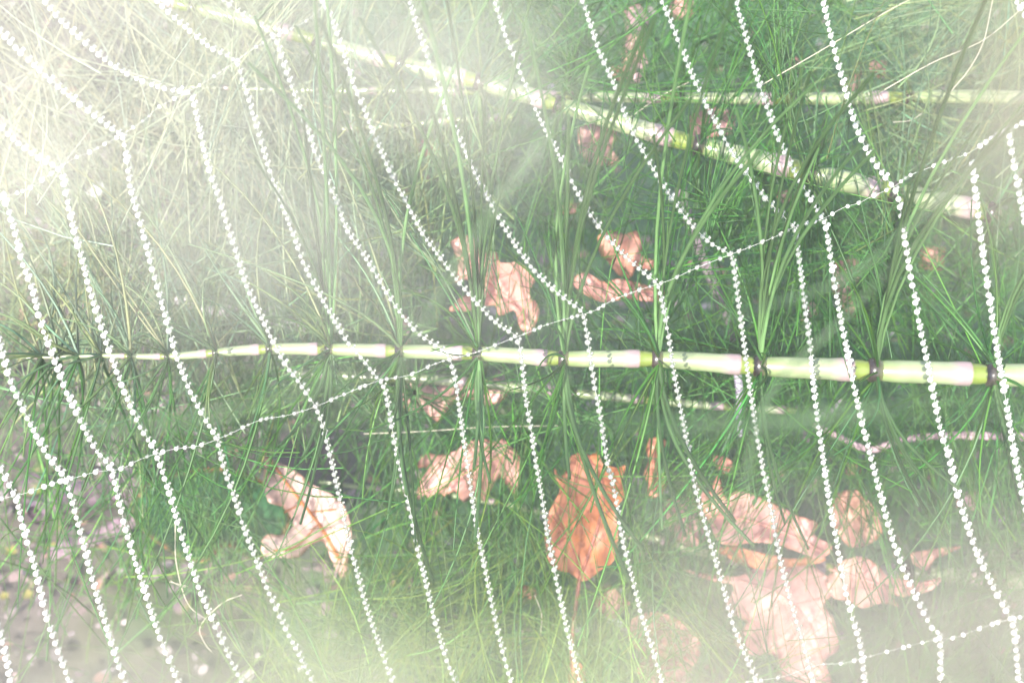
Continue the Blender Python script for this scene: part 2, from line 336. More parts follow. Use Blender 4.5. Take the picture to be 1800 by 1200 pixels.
# ------------------------------------------------------------------ dead leaves
def leaf(outline, d, label, cols, rib=None, veins=(), petiole=None, curl=.004, tilt=(0, 0), step=7, seed=0, cat='leaf', name='dead_leaf', mt=None, grid=9):
    """outline in photo pixels, laid on its own tilted plane at depth d; curled, with thickness, ribs and stalk"""
    d = d - .025; rr = random.Random(seed); o = np.array(outline, float); cx, cy_ = o.mean(0)
    pts = catmull(list(map(tuple, o)) + [tuple(o[0])], step)[:-1]
    pts += np.array([[rr.uniform(-.8, .8), rr.uniform(-.8, .8)] for _ in pts])
    x0, y0 = pts.min(0); x1, y1 = pts.max(0)
    inner = [(x + rr.uniform(-2, 2), y + rr.uniform(-2, 2)) for x in np.arange(x0, x1, grid) for y in np.arange(y0, y1, grid)]
    def inside(x, y):
        c = False; j = len(pts)-1
        for i in range(len(pts)):
            if (pts[i][1] > y) != (pts[j][1] > y) and x < (pts[j][0]-pts[i][0])*(y-pts[i][1])/(pts[j][1]-pts[i][1]+1e-9)+pts[i][0]: c = not c
            j = i
        return c
    inner = [q for q in inner if inside(*q) and min((pts[:, 0]-q[0])**2 + (pts[:, 1]-q[1])**2) > 6]
    allp = [Vector(((q[0]-cx)/100, (q[1]-cy_)/100)) for q in list(map(tuple, pts)) + inner]
    vs, es, fs, *_ = geometry.delaunay_2d_cdt(allp, [], [list(range(len(pts)))], 1, 1e-5)
    vs = [Vector((v.x*100+cx, v.y*100+cy_)) for v in vs]
    fs = [f for f in fs if all(x0-3 < vs[i].x < x1+3 and y0-3 < vs[i].y < y1+3 for i in f)]
    sz = max(x1-x0, y1-y0)
    ph = [rr.uniform(0, 6.28) for _ in range(4)]
    ribp = np.array(rib, float) if rib else np.array([(cx, y0), (cx, y1)])
    def dist_rib(x, y):
        best = 1e9
        for a, b_ in zip(ribp[:-1], ribp[1:]):
            t = max(0, min(1, np.dot((x, y)-a, b_-a)/np.dot(b_-a, b_-a))); best = min(best, np.hypot(*((x, y)-(a+(b_-a)*t))))
        return best
    def depth(x, y, lift=0):
        u, v = (x-cx)/sz, (y-cy_)/sz
        z = d + tilt[0]*u + tilt[1]*v + curl*(.45*math.sin(u*7+ph[0])+.4*math.sin(v*8+ph[1])+.35*math.sin((u+v)*13+ph[2])) - curl*2.2*min(1, dist_rib(x, y)/sz*3)**1.5*(1 if seed % 2 else -1)
        return z - lift
    V = np.array([P(v.x, v.y, depth(v.x, v.y)) for v in vs])
    c0, c1 = np.array(cols[0]), np.array(cols[1]); cc = []
    for v in vs:
        k = .5+.5*math.sin(v.x/sz*9+ph[3]+1.5*math.sin(v.y/sz*8)); k = k*.6 + .4*rr.random()
        e_ = min((pts[:, 0]-v.x)**2 + (pts[:, 1]-v.y)**2)**.5; e_ = max(0, 1-e_/7)*(.25+.45*(math.sin(v.x/sz*15+v.y/sz*11+ph[2]) > 0))
        cc.append((c0*(1-k*.8)+c1*k*.8)*(1-e_) + np.array([.34, .13, .05])*e_)
    base = Vector(P(*(petiole[0] if petiole else tuple(ribp[-1])), d))
    root = empty(name, base, label, cat, 'fallen leaves caught in the horsetail' if cat == 'leaf' else None)
    me = bpy.data.meshes.new('blade'); me.from_pydata([tuple(v) for v in V], [], [tuple(f) for f in fs]); smooth(me)
    at = me.color_attributes.new('Col', 'FLOAT_COLOR', 'POINT'); at.data.foreach_set('color', np.hstack([np.array(cc), np.ones((len(V), 1))]).astype(np.float32).ravel())
    ob = part('blade', me, mt or M_leafp, root)
    so_ = ob.modifiers.new('thickness', 'SOLIDIFY'); so_.thickness = .00025; so_.offset = 0
    rc = np.array(cols[2] if len(cols) > 2 else c0*.6)
    def line(ps, r0, r1, nm, lift=.0002):
        q = catmull(ps, 5); W = np.array([P(x, y, depth(x, y, lift)) for x, y in q]); n = len(q)
        part(nm, tube_mesh(nm, W[None], np.linspace(r0, r1, n)[None], np.repeat(rc[None, None], n, 1), sides=6), M_rib, root)
    if rib: line(rib, .00028, .00045, 'midrib', .0005)
    for v in veins: line(v, .00018, .00026, 'vein', .0005)
    if petiole:
        q = catmull(petiole, 5); n = len(q); W = np.array([P(x, y, depth(*petiole[0]) + .0002*i/n) for i, (x, y) in enumerate(q)])
        part('stalk', tube_mesh('stalk', W[None], np.linspace(.00045, .0004, n)[None], np.repeat(rc[None, None], n, 1), sides=8), M_rib, root)
    return root
PK, PK2, RB = (.56, .27, .23), (.44, .20, .16), (.42, .20, .14)
OR, OR2 = (.42, .15, .04), (.30, .11, .05)
PL = (.64, .38, .33)
leaf([(460, 785), (466, 812), (463, 845), (472, 880), (500, 893), (516, 922), (496, 940), (470, 938), (460, 952), (462, 975), (492, 980), (524, 978), (545, 958), (566, 950), (575, 965), (590, 1000), (604, 1018), (612, 980), (618, 940), (612, 905), (598, 880), (572, 862), (548, 850), (524, 830), (500, 818), (478, 806)],
     .43, 'pale pink lobed dead leaf with orange tips, left of the others', ((.76, .56, .50), (.66, .40, .34), OR), rib=[(478, 812), (520, 870), (560, 920), (598, 985)], veins=[[(530, 885), (500, 900)], [(560, 920), (520, 960), (480, 968)], [(545, 900), (590, 895)]], seed=1, tilt=(.01, -.01), curl=.0035)
leaf([(740, 800), (752, 795), (770, 800), (800, 792), (820, 776), (850, 772), (872, 776), (880, 768), (895, 782), (912, 800), (915, 830), (904, 868), (890, 850), (880, 838), (862, 860), (850, 882), (836, 868), (815, 882), (800, 862), (780, 872), (768, 858), (756, 878), (748, 866), (734, 878), (738, 845), (750, 820), (735, 822)],
     .435, 'pink notched dead leaf resting between two bead strands at mid height', (PK, PL, PK2), rib=[(905, 790), (850, 815), (790, 850), (760, 868)], veins=[[(850, 815), (845, 875)], [(880, 802), (898, 855)], [(820, 832), (770, 815)]], seed=2, curl=.0035, tilt=(0, .01))
leaf([(975, 822), (985, 838), (1000, 820), (998, 805), (1020, 795), (1035, 803), (1050, 792), (1060, 815), (1085, 822), (1100, 818), (1092, 845), (1098, 870), (1084, 895), (1086, 940), (1078, 985), (1060, 998), (1030, 1020), (1015, 1018), (1000, 1005), (982, 1002), (965, 985), (958, 940), (964, 905), (975, 880), (985, 858), (976, 840)],
     .415, 'large rusty brown oval dead leaf with long stalk, low in the centre', (OR, PK2, (.22, .08, .05)), rib=[(1032, 800), (1060, 850), (1055, 910), (1020, 1015)], veins=[[(1018, 1000), (1000, 950), (968, 905)], [(1035, 970), (1070, 930)], [(1055, 905), (1085, 890)], [(1000, 940), (975, 960)]],
     petiole=[(1019, 1012), (1013, 1060), (1007, 1110), (1004, 1160)], seed=3, curl=.004, tilt=(-.006, 0))
leaf([(1140, 772), (1160, 768), (1172, 778), (1158, 800), (1162, 830), (1172, 845), (1168, 862), (1150, 875), (1136, 868), (1140, 850), (1132, 835), (1140, 810), (1136, 790)],
     .425, 'small coral red curled leaf right of the brown one', ((.58, .22, .13), (.62, .30, .2)), rib=[(1156, 775), (1148, 820), (1154, 868)], seed=4, curl=.003)
leaf([(1226, 838), (1246, 866), (1262, 835), (1274, 874), (1296, 862), (1330, 872), (1370, 890), (1400, 905), (1436, 918), (1432, 940), (1462, 958), (1448, 980), (1425, 978), (1400, 968), (1360, 955), (1325, 952), (1290, 958), (1262, 950), (1248, 920), (1232, 890)],
     .42, 'broad pink spotted dead leaf with torn left end, above the others at right', (PK, PL, PK2), rib=[(1245, 905), (1320, 915), (1400, 945), (1448, 970)], veins=[[(1300, 912), (1330, 880)], [(1350, 925), (1320, 950)], [(1380, 938), (1410, 920)]], seed=5, curl=.005, tilt=(0, -.015))
leaf([(1200, 1000), (1240, 1008), (1300, 1012), (1340, 990), (1395, 985), (1430, 995), (1450, 1010), (1470, 1035), (1448, 1062), (1466, 1090), (1474, 1140), (1450, 1160), (1462, 1200), (1440, 1235), (1405, 1200), (1372, 1190), (1362, 1150), (1322, 1150), (1290, 1128), (1312, 1095), (1278, 1070), (1290, 1030), (1250, 1020)],
     .435, 'big pink folded dead leaf hanging over the bottom edge at right', (PK, PL, PK2), rib=[(1300, 1018), (1380, 1050), (1430, 1110), (1450, 1190)], veins=[[(1380, 1050), (1320, 1090)], [(1420, 1090), (1370, 1140)], [(1400, 1062), (1450, 1050)]], seed=6, curl=.0045, tilt=(.01, 0))
leaf([(1450, 1020), (1475, 990), (1510, 978), (1540, 990), (1560, 1012), (1590, 1018), (1620, 1022), (1655, 1015), (1640, 1035), (1618, 1042), (1590, 1048), (1565, 1045), (1580, 1065), (1550, 1060), (1515, 1068), (1490, 1055), (1465, 1050)],
     .425, 'peach pointed dead leaf reaching right beside the folded pink one', ((.56, .32, .24), PK, PK2), rib=[(1458, 1000), (1510, 1015), (1570, 1032), (1640, 1022)], veins=[[(1500, 1010), (1490, 1050)], [(1530, 1022), (1545, 1055)], [(1510, 1015), (1540, 992)]], seed=7, curl=.003)
leaf([(1255, 965), (1300, 990), (1350, 1000), (1420, 992), (1452, 985), (1440, 972), (1400, 982), (1340, 972), (1290, 960)],
     .43, 'thin curled rust coloured leaf edge between two pink leaves', ((.50, .22, .13), OR), seed=8, curl=.002)
leaf([(1470, 868), (1500, 860), (1525, 880), (1545, 905), (1550, 935), (1530, 955), (1500, 962), (1478, 945), (1462, 905)], .445, 'dull tan leaf behind needles, right of the spotted pink leaf', ((.52, .32, .22), PK), seed=31, curl=.003, rib=[(1480, 870), (1510, 910), (1530, 950)])
leaf([(1170, 880), (1200, 872), (1232, 885), (1245, 915), (1238, 950), (1210, 962), (1182, 945), (1165, 915)], .45, 'pale blotched leaf left of the spotted pink leaf', (PL, (.5, .3, .24), PK2), seed=32, curl=.003, rib=[(1175, 885), (1205, 915), (1230, 955)])
leaf([(1110, 1085), (1150, 1075), (1195, 1090), (1230, 1120), (1225, 1165), (1190, 1200), (1150, 1210), (1120, 1180), (1128, 1150), (1105, 1120)], .45, 'dark tan leaf at the bottom edge right of centre', ((.40, .22, .17), PK2), seed=33, curl=.004, rib=[(1120, 1095), (1170, 1140), (1200, 1195)])
leaf([(1600, 972), (1640, 965), (1690, 960), (1660, 975), (1640, 985), (1632, 1012), (1622, 1000), (1605, 990)], .44, 'narrow tan leaf scrap on top of the pale low stem', (PK, (.5, .33, .25)), seed=9, curl=.002)
leaf([(792, 425), (815, 412), (838, 425), (842, 450), (870, 440), (880, 462), (915, 462), (940, 490), (930, 515), (948, 545), (930, 590), (912, 570), (905, 545), (880, 555), (868, 535), (835, 545), (790, 545), (812, 522), (840, 510), (820, 490), (800, 495), (806, 465)],
     .418, 'salmon pink dead leaf behind crossing needles above the middle stem', ((.72, .38, .32), PK, PK2), rib=[(810, 440), (850, 490), (900, 530), (925, 570)], veins=[[(850, 490), (905, 480)], [(880, 515), (830, 530)]], seed=11, curl=.003)
leaf([(1050, 415), (1075, 405), (1100, 412), (1118, 405), (1130, 430), (1128, 450), (1155, 460), (1140, 475), (1120, 470), (1105, 490), (1085, 480), (1070, 460), (1055, 445)],
     .42, 'tan pink toothed dead leaf beside the strand knee, above centre', ((.62, .33, .25), (.52, .24, .17), PK2), rib=[(1060, 412), (1095, 450), (1135, 470)], veins=[[(1080, 435), (1110, 415)]], seed=12, curl=.003)
leaf([(1000, 490), (1030, 480), (1060, 495), (1090, 490), (1130, 500), (1170, 515), (1150, 530), (1100, 525), (1060, 530), (1020, 512)],
     .425, 'flat salmon dead leaf just below the tan toothed one', (PK, PK2), rib=[(1010, 495), (1080, 508), (1150, 520)], seed=13, curl=.002)
leaf([(695, 665), (730, 660), (760, 680), (800, 672), (850, 680), (895, 672), (885, 700), (860, 712), (820, 700), (790, 715), (770, 745), (750, 725), (715, 720), (700, 695)],
     .435, 'pale pink ragged leaf directly under the middle stem', (PL, PK, PK2), rib=[(705, 680), (770, 700), (860, 690)], seed=14, curl=.003)
leaf([(1015, 225), (1050, 215), (1085, 235), (1075, 262), (1090, 285), (1050, 290), (1020, 270)], .46, 'dusty rose leaf under the slanting stem, top centre', ((.50, .30, .28), PK), seed=15, curl=.002)
leaf([(1212, 205), (1250, 190), (1290, 200), (1285, 235), (1255, 240), (1240, 262), (1215, 245)], .46, 'rose pink leaf between the slanting and level stems', ((.66, .40, .40), PK), seed=16, curl=.002)
leaf([(1470, 460), (1500, 452), (1512, 480), (1500, 520), (1512, 560), (1480, 540), (1462, 500)], .46, 'upright pinkish leaf behind needles, right of centre', ((.62, .42, .40), PK), seed=17, curl=.002)
leaf([(1095, 20), (1120, 5), (1140, 40), (1128, 80), (1140, 120), (1110, 150), (1092, 100), (1100, 60)], .47, 'mottled lilac pink leaf at the top edge', ((.62, .42, .46), (.6, .3, .2)), seed=18, curl=.002)
leaf([(1252, 800), (1280, 805), (1290, 822), (1275, 832), (1262, 825)], .425, 'tiny coral leaf tip above the torn pink leaf', ((.62, .26, .18), PK), seed=19, curl=.001)
leaf([(996, 1170), (1008, 1158), (1020, 1165), (1030, 1185), (1024, 1215), (1008, 1210), (998, 1195)], .41, 'small pink and orange leaf at the foot of the long stalk', ((.60, .24, .18), (.6, .25, .06)), seed=20, curl=.002)
leaf([(690, 560), (712, 555), (720, 600), (700, 610), (688, 585)], .44, 'small lilac leaf scrap just above the middle stem', ((.55, .45, .5), PK), seed=21, curl=.001)
leaf([(1475, 150), (1500, 128), (1508, 105), (1515, 130), (1500, 165)], .46, 'narrow pink leaf scrap among needles near the top right', (PK, PL), seed=22, curl=.001)
leaf([(255, 850), (300, 835), (370, 822), (430, 830), (480, 860), (510, 900), (496, 945), (450, 985), (400, 960), (350, 990), (285, 960), (232, 905)], .475,
     'broad dark green leaf low on the left, beside the pale pink leaf', ((.02, .08, .03), (.03, .11, .04), (.04, .12, .05)), rib=[(258, 880), (360, 890), (490, 920)], seed=23, curl=.006, cat='green leaf', name='broad_leaf', mt=mat('dull_green_leaf', attr=True, rough=.8, spec=.2, noise=.4, nscale=200))

for k, (x, y, r_, lb) in enumerate(((1195, 15, 26, 'pink leaf scrap at the top edge, right of the mottled lilac one'), (1085, 130, 18, 'coral leaf scrap between the two upper stems'), (1395, 118, 20, 'lilac pink leaf scrap near the top, right of centre'),
        (1545, 120, 17, 'rose leaf scrap near the top right'), (1640, 455, 30, 'salmon leaf scrap between the two strands at far right'), (1380, 345, 16, 'tiny pink leaf scrap at the knee of the slanting stem'), (1005, 365, 18, 'orange leaf scrap above the salmon pink leaf'),
        (752, 255, 20, 'coral leaf scrap left, below the crossing stems'), (1420, 545, 24, 'lilac leaf scrap left of the upright pinkish leaf'), (870, 690, 26, 'salmon leaf scrap just right of the ragged pale leaf'), (1500, 825, 18, 'pale leaf scrap below the mauve twig'),
        (1700, 880, 24, 'dusty leaf scrap at far lower right'), (1080, 1060, 28, 'peach leaf scrap right of the long stalk'), (930, 1040, 20, 'peach leaf scrap left of the long stalk'))):
    q = [(x+r_*math.cos(a*.785)*R.uniform(.55, 1.25), y+r_*math.sin(a*.785)*R.uniform(.5, 1.1)) for a in range(8)]
    leaf(q, .45+.01*(y < 400), lb, [(PK, PL), (PK, (.5, .25, .15)), ((.5, .34, .38), PK)][k % 3], seed=50+k, curl=.002)

# ------------------------------------------------------------------ twigs, stones, pebbles, small flowers
def strand(name, pts, d0, d1, r0, r1, col, label, cat, group=None, mt=None, sides=7, flat=1.0):
    q = catmull(pts, 6); n = len(q); W = np.array([P(x, y, d0+(d1-d0)*i/(n-1)) for i, (x, y) in enumerate(q)])
    W[:, 2] = np.maximum(W[:, 2], .002)
    base = W[0].copy(); m = tube_mesh(name, (W-base)[None], (np.linspace(r0, r1, n)*(1+.12*N_.randn(n)*(sides > 6)))[None], np.repeat(np.array(col)[None, None], n, 1), sides=sides, flat=flat)
    o = link(name, m, mt or M_twig); o.location = base; return tag(o, label, cat, group)
strand('twig', [(1294, 640), (1300, 690), (1298, 730), (1302, 765)], .36, .37, .0010, .0006, (.42, .36, .45), 'lilac grey twig hanging from the middle stem', 'twig')
strand('twig', [(1430, 745), (1480, 770), (1530, 790), (1580, 775), (1660, 765), (1800, 768), (1850, 770)], .40, .39, .0007, .0011, (.36, .25, .27), 'long mauve twig bending in a shallow V at right', 'twig')
strand('twig', [(1195, 330), (1215, 400), (1238, 460), (1262, 520), (1290, 600)], .45, .46, .0016, .0012, (.30, .23, .26), 'dark mauve twig standing behind needles at centre right', 'twig')
strand('twig', [(285, 520), (330, 530), (380, 548), (430, 545), (480, 560), (540, 572)], .44, .44, .0013, .0018, (.78, .66, .70), 'whitish pink twig above the left end of the middle stem', 'twig')
strand('twig', [(60, 905), (110, 880), (170, 862), (240, 850)], .47, .50, .0035, .0042, (.24, .16, .20), 'thick mauve stick lying on soil at the left edge', 'stick')
strand('twig', [(90, 975), (140, 955), (200, 930), (245, 905)], .48, .50, .0022, .0026, (.34, .23, .28), 'paler mauve stick lying below the thick one', 'stick')
for k, (pts, lb) in enumerate((([(1330, 155), (1450, 85), (1560, 20), (1620, -10)], 'straight dry hair-thin stalk rising to the top edge'), ([(1555, 158), (1640, 110), (1730, 70), (1800, 12)], 'dry hair-thin stalk curving up to the right edge'),
        ([(1668, 165), (1705, 120), (1730, 70), (1745, 0)], 'dry hair-thin stalk rising steeply near the top right corner'), ([(300, 1020), (318, 1030), (330, 1030), (298, 1022)], 'short bent white fibre over the dark soil'),
        ([(308, 920), (310, 990), (330, 1060), (365, 1090)], 'curling pale green fibre left of the pale pink leaf'), ([(425, 1045), (390, 1060), (352, 1100), (360, 1130), (372, 1145)], 'looping white fibre low on the left'),
        ([(1110, 205), (1160, 170), (1210, 145)], 'short dry hair beside the slanting stem'), ([(1570, 215), (1600, 212), (1620, 200)], 'short white hair above the beaded radial at right'),
        ([(640, 762), (740, 758), (860, 750), (980, 748)], 'long level white fibre above the notched pink leaf'), ([(940, 1045), (952, 1080), (950, 1115)], 'small hooked fibre beside the long stalk'))):
    strand('dry_fibre', pts, .33+.004*k, .335+.004*k, .00010, .00007, (.75, .68, .55), lb, 'plant fibre', 'dry hair-thin fibres', M_straw, sides=4)
def blob(name, c, size, mt, label, cat, group=None, seed=0, squash=.6, rot=0):
    rr = random.Random(seed); bm = bmesh.new(); bmesh.ops.create_icosphere(bm, subdivisions=3, radius=1)
    k = [Vector((rr.uniform(-1, 1), rr.uniform(-1, 1), rr.uniform(-1, 1))).normalized() for _ in range(7)]; a = [rr.uniform(.05, .2) for _ in k]
    for v in bm.verts:
        s_ = 1 - sum(q*max(0, v.co.dot(h)-.4) for h, q in zip(k, a)); v.co = v.co*s_
        v.co = Vector((v.co.x*size[0], v.co.y*size[1], v.co.z*size[0]*squash))
    m = bpy.data.meshes.new(name); bm.to_mesh(m); bm.free(); smooth(m)
    o = link(name, m, mt); o.location = c; o.rotation_euler = (0, 0, rot); return tag(o, label, cat, group)
for k, (x, y, s_, lb) in enumerate(((130, 880, 26, 'mauve stone at the left, beside the thick stick'), (210, 935, 20, 'mossy mauve stone just right of the sticks'), (60, 850, 22, 'mauve stone at the left edge, above the sticks'),
        (320, 1060, 18, 'small pinkish stone on soil left of the looping fibre'), (150, 200, 30, 'large pale mauve stone behind needles, upper left'), (700, 640, 20, 'grey lilac stone behind the middle stem'))):
    c = G(x, y, .004); u = s_/1800*K*gdepth(x, y); blob('stone', c, (u*1.3, u), M_stone, lb, 'stone', 'stones on the soil', k, .55, R.uniform(0, 3))
peb = [(168, 335, 14, 'round lilac white pebble upper left, largest of its kind'), (1075, 1083, 10, 'white oval pebble right of the long leaf stalk'), (1010, 1148, 9, 'white pebble touching the strand at the bottom'), (1092, 1096, 7, 'pink white pebble beside the white oval one'),
       (310, 70, 7, 'small lilac pebble near the top left corner'), (1445, 440, 9, 'pale pebble left of the upright pink leaf'), (1402, 520, 10, 'lilac pebble among needles at centre right'), (1470, 900, 8, 'pale pebble right of the spotted pink leaf'), (530, 1170, 8, 'pale pebble on soil at the bottom left'),
       (1120, 170, 9, 'lilac white pebble between the upper stems'), (1395, 128, 11, 'lilac pebble near the top, right of centre')]
for k, (x, y, s_, lb) in enumerate(peb):
    u = s_/1800*K*gdepth(x, y); blob('pebble', G(x, y, .006), (u*1.3, u*.9), M_pebble, lb, 'pebble', 'pale pebbles', 40+k, .6, R.uniform(0, 3))
fl = [(20, 970, 'yellow flower lowest but one at the left edge'), (90, 962, 'yellow flower right of the left edge one'), (8, 1048, 'yellow flower lowest at the left edge'), (50, 1046, 'orange yellow flower low on the left'), (100, 478, 'yellow flower left of the strands at mid height'), (175, 440, 'yellow flower upper middle left'),
      (20, 455, 'yellow flower at the left edge above the stem'), (270, 470, 'pale yellow flower behind the third strand'), (265, 540, 'small yellow flower above the middle stem'), (348, 958, 'small yellow flower beside the broad green leaf'), (205, 920, 'yellow flower next to the mossy stone'), (200, 300, 'yellow flower right of the lilac pebble')]
for k, (x, y, lb) in enumerate(fl):
    c = G(x, y, .014); r_ = empty('flower', G(x, y+25), lb, 'flower', 'small yellow flowers'); r_.location.z = 0
    V, F = [], []; s_ = .0020*R.uniform(.7, 1.2)
    for q in range(5):
        a = q*1.257+k; o_ = len(V); d_ = np.array([math.cos(a), math.sin(a), .35]); e_ = np.array([-math.sin(a), math.cos(a), 0])
        V += [c, c+d_*s_*.5+e_*s_*.38, c+d_*s_, c+d_*s_*.5-e_*s_*.38]; F.append((o_, o_+1, o_+2, o_+3))
    part('petals', mesh_np('petals', np.array(V), F, np.ones((len(V), 3))), M_flower, r_)
    b0 = np.array(r_.location); st = bez(b0[None], (b0*.5+c*.5+np.array([.003, 0, .004]))[None], (c-np.array([0, 0, .0005]))[None], 8)
    part('stem', tube_mesh('stem', st, np.full((1, 8), .0004), np.array([[.12, .2, .04]]), sides=5), M_needle, r_)

# ------------------------------------------------------------------ the web
SP = {
 'S1': [(-10, 1085), (0, 1113), (10, 1155), (22, 1215)],
 'A': [(-12, 800), (2, 827), (27, 873), (43, 933), (60, 993), (80, 1077), (100, 1137), (122, 1197), (130, 1220)],
 'B': [(-5, 580), (0, 607), (20, 673), (50, 737), (83, 798), (113, 837), (125, 873), (143, 940), (163, 1020), (187, 1100), (210, 1173), (225, 1215)],
 'C': [(-12, 340), (7, 350), (25, 403), (37, 453), (57, 510), (73, 570), (95, 630), (115, 683), (137, 730), (167, 787), (187, 810), (200, 840), (213, 897), (230, 960), (247, 1013), (263, 1067), (287, 1133), (320, 1215)],
 'D': [(-10, 212), (0, 222), (35, 253), (70, 278), (95, 290), (108, 305), (115, 335), (130, 405), (147, 467), (163, 527), (182, 587), (202, 643), (223, 697), (247, 750), (270, 787), (283, 820), (297, 863), (313, 920), (333, 983), (353, 1040), (373, 1087), (397, 1140), (434, 1215)],
 'E': [(-10, 42), (0, 55), (40, 95), (100, 150), (150, 190), (200, 228), (215, 238), (222, 275), (232, 340), (252, 410), (267, 470), (282, 523), (297, 580), (312, 630), (333, 683), (357, 730), (380, 768), (393, 820), (410, 867), (430, 930), (450, 983), (470, 1033), (497, 1093), (523, 1143), (558, 1215)],
 'F': [(70, -10), (100, 28), (150, 75), (200, 115), (250, 142), (300, 158), (333, 163), (345, 200), (357, 255), (370, 305), (385, 350), (403, 407), (417, 450), (433, 500), (453, 543), (477, 593), (500, 637), (523, 667), (547, 703), (556, 716), (567, 747), (580, 800), (600, 888), (613, 950), (627, 1003), (643, 1063), (663, 1123), (697, 1215)],
 'G': [(265, -10), (300, 25), (333, 53), (370, 83), (414, 107), (427, 143), (447, 207), (467, 277), (490, 343), (515, 410), (533, 460), (560, 513), (597, 578), (613, 603), (637, 630), (663, 663), (673, 675), (680, 700), (687, 740), (699, 805), (717, 877), (733, 960), (747, 1017), (763, 1083), (780, 1143), (807, 1215)],
 'H': [(385, -8), (397, 3), (433, 30), (480, 62), (497, 107), (517, 163), (540, 227), (560, 283), (590, 350), (610, 403), (637, 443), (667, 493), (697, 540), (733, 583), (765, 606), (788, 625), (800, 667), (807, 713), (813, 760), (820, 807), (830, 877), (840, 940), (850, 987), (863, 1053), (877, 1117), (903, 1215)],
 'I': [(560, -10), (583, 33), (597, 73), (603, 90), (620, 143), (640, 193), (663, 250), (690, 310), (717, 360), (743, 410), (770, 447), (797, 483), (830, 523), (873, 567), (903, 587), (911, 602), (917, 633), (923, 693), (932, 747), (940, 800), (953, 877), (963, 943), (977, 1013), (993, 1090), (1010, 1160), (1024, 1215)],
 'J': [(716, -10), (733, 47), (750, 97), (770, 150), (790, 207), (817, 263), (843, 320), (887, 400), (927, 460), (967, 503), (1000, 530), (1022, 547), (1030, 577), (1037, 627), (1047, 687), (1057, 743), (1066, 805), (1080, 863), (1093, 940), (1110, 1013), (1130, 1087), (1150, 1150), (1168, 1215)],
 'K': [(866, -10), (887, 57), (907, 107), (927, 157), (953, 217), (983, 273), (1023, 353), (1053, 398), (1077, 427), (1110, 460), (1137, 483), (1156, 500), (1163, 527), (1173, 577), (1183, 647), (1193, 700), (1211, 798), (1223, 860), (1243, 933), (1267, 1017), (1290, 1100), (1313, 1157), (1338, 1215)],
 'L': [(1020, -10), (1037, 40), (1053, 90), (1077, 143), (1103, 213), (1133, 270), (1167, 327), (1197, 370), (1220, 400), (1250, 427), (1277, 443), (1288, 457), (1293, 493), (1303, 570), (1313, 647), (1323, 717), (1336, 798), (1347, 853), (1357, 903), (1370, 977), (1390, 1057), (1410, 1123), (1434, 1215)],
 'M': [(1158, -10), (1177, 33), (1200, 90), (1217, 133), (1243, 187), (1267, 230), (1290, 273), (1317, 310), (1350, 353), (1387, 390), (1397, 402), (1403, 443), (1413, 523), (1423, 600), (1430, 677), (1438, 743), (1446, 800), (1458, 883), (1470, 947), (1483, 1020), (1497, 1080), (1513, 1137), (1521, 1215)],
 'N': [(1292, -10), (1303, 37), (1317, 87), (1333, 143), (1350, 193), (1367, 240), (1390, 290), (1417, 337), (1447, 386), (1453, 405), (1460, 453), (1470, 517), (1483, 587), (1497, 657), (1510, 720), (1530, 800), (1547, 867), (1563, 927), (1583, 987), (1607, 1043), (1637, 1100), (1652, 1120), (1653, 1215)],
 'O': [(1444, -10), (1457, 47), (1470, 100), (1487, 163), (1503, 217), (1527, 270), (1553, 307), (1572, 330), (1580, 350), (1588, 403), (1597, 460), (1607, 517), (1617, 573), (1630, 637), (1640, 690), (1653, 753), (1667, 800), (1680, 857), (1697, 913), (1720, 977), (1747, 1033), (1773, 1080), (1783, 1110), (1792, 1215)],
 'P': [(1708, 285), (1714, 330), (1723, 407), (1730, 460), (1740, 530), (1753, 617), (1767, 697), (1777, 760), (1785, 810), (1795, 857), (1805, 900)],
 'Q': [(1774, 236), (1780, 275), (1790, 330), (1802, 390)],
 'R': [(1780, -12), (1790, 8), (1808, 35)],
}
RD = {
 'first': [(-10, 880), (13, 872), (48, 862), (97, 850), (133, 842), (170, 828), (213, 820), (247, 807), (300, 793), (350, 780), (400, 763), (453, 743), (507, 727), (555, 712), (613, 693), (667, 667), (720, 657), (772, 640), (833, 618), (893, 597), (927, 588), (963, 572), (997, 558), (1047, 543), (1080, 528), (1133, 508), (1180, 488), (1217, 473), (1260, 460), (1310, 437), (1363, 413), (1397, 400), (1447, 387), (1480, 365), (1510, 353), (1533, 343), (1572, 330), (1597, 313), (1637, 293), (1677, 275), (1703, 267), (1767, 233), (1810, 210)],
 'second': [(-10, 352), (47, 330), (80, 312), (130, 282), (160, 267), (217, 232), (257, 210), (277, 193), (313, 172), (347, 150), (373, 133), (407, 113), (433, 97), (460, 80), (483, 66), (527, 40), (553, 23), (590, -10)],
 'third': [(1310, 1198), (1373, 1187), (1407, 1180), (1443, 1170), (1483, 1163), (1540, 1148), (1590, 1140), (1613, 1133), (1653, 1120), (1677, 1117), (1713, 1107), (1753, 1097), (1785, 1087), (1815, 1078)],
}
def web_d(x, y): return .300 - .012*((x-900)/900)**2 + .002*math.sin(x/170)     # the sheet bellies a little
web = empty('spider_web', P(900, 600, .30), 'large dew-beaded orb web stretched across the whole view', 'spider web')
def thread(name, pts, r, label=None):
    q = catmull(pts, 6); W = np.array([P(x, y, web_d(x, y)) for x, y in q]); n = len(q)
    o = part(name, tube_mesh(name, W[None], np.full((1, n), r*.3), np.ones((1, 3)), sides=5), M_silk, web)
    return q
bm = bmesh.new(); bmesh.ops.create_uvsphere(bm, u_segments=20, v_segments=12, radius=1); dewm = bpy.data.meshes.new('dewdrop'); bm.to_mesh(dewm); bm.free(); smooth(dewm); dewm.materials.append(M_dew)
bm = bmesh.new(); bmesh.ops.create_uvsphere(bm, u_segments=14, v_segments=8, radius=1)
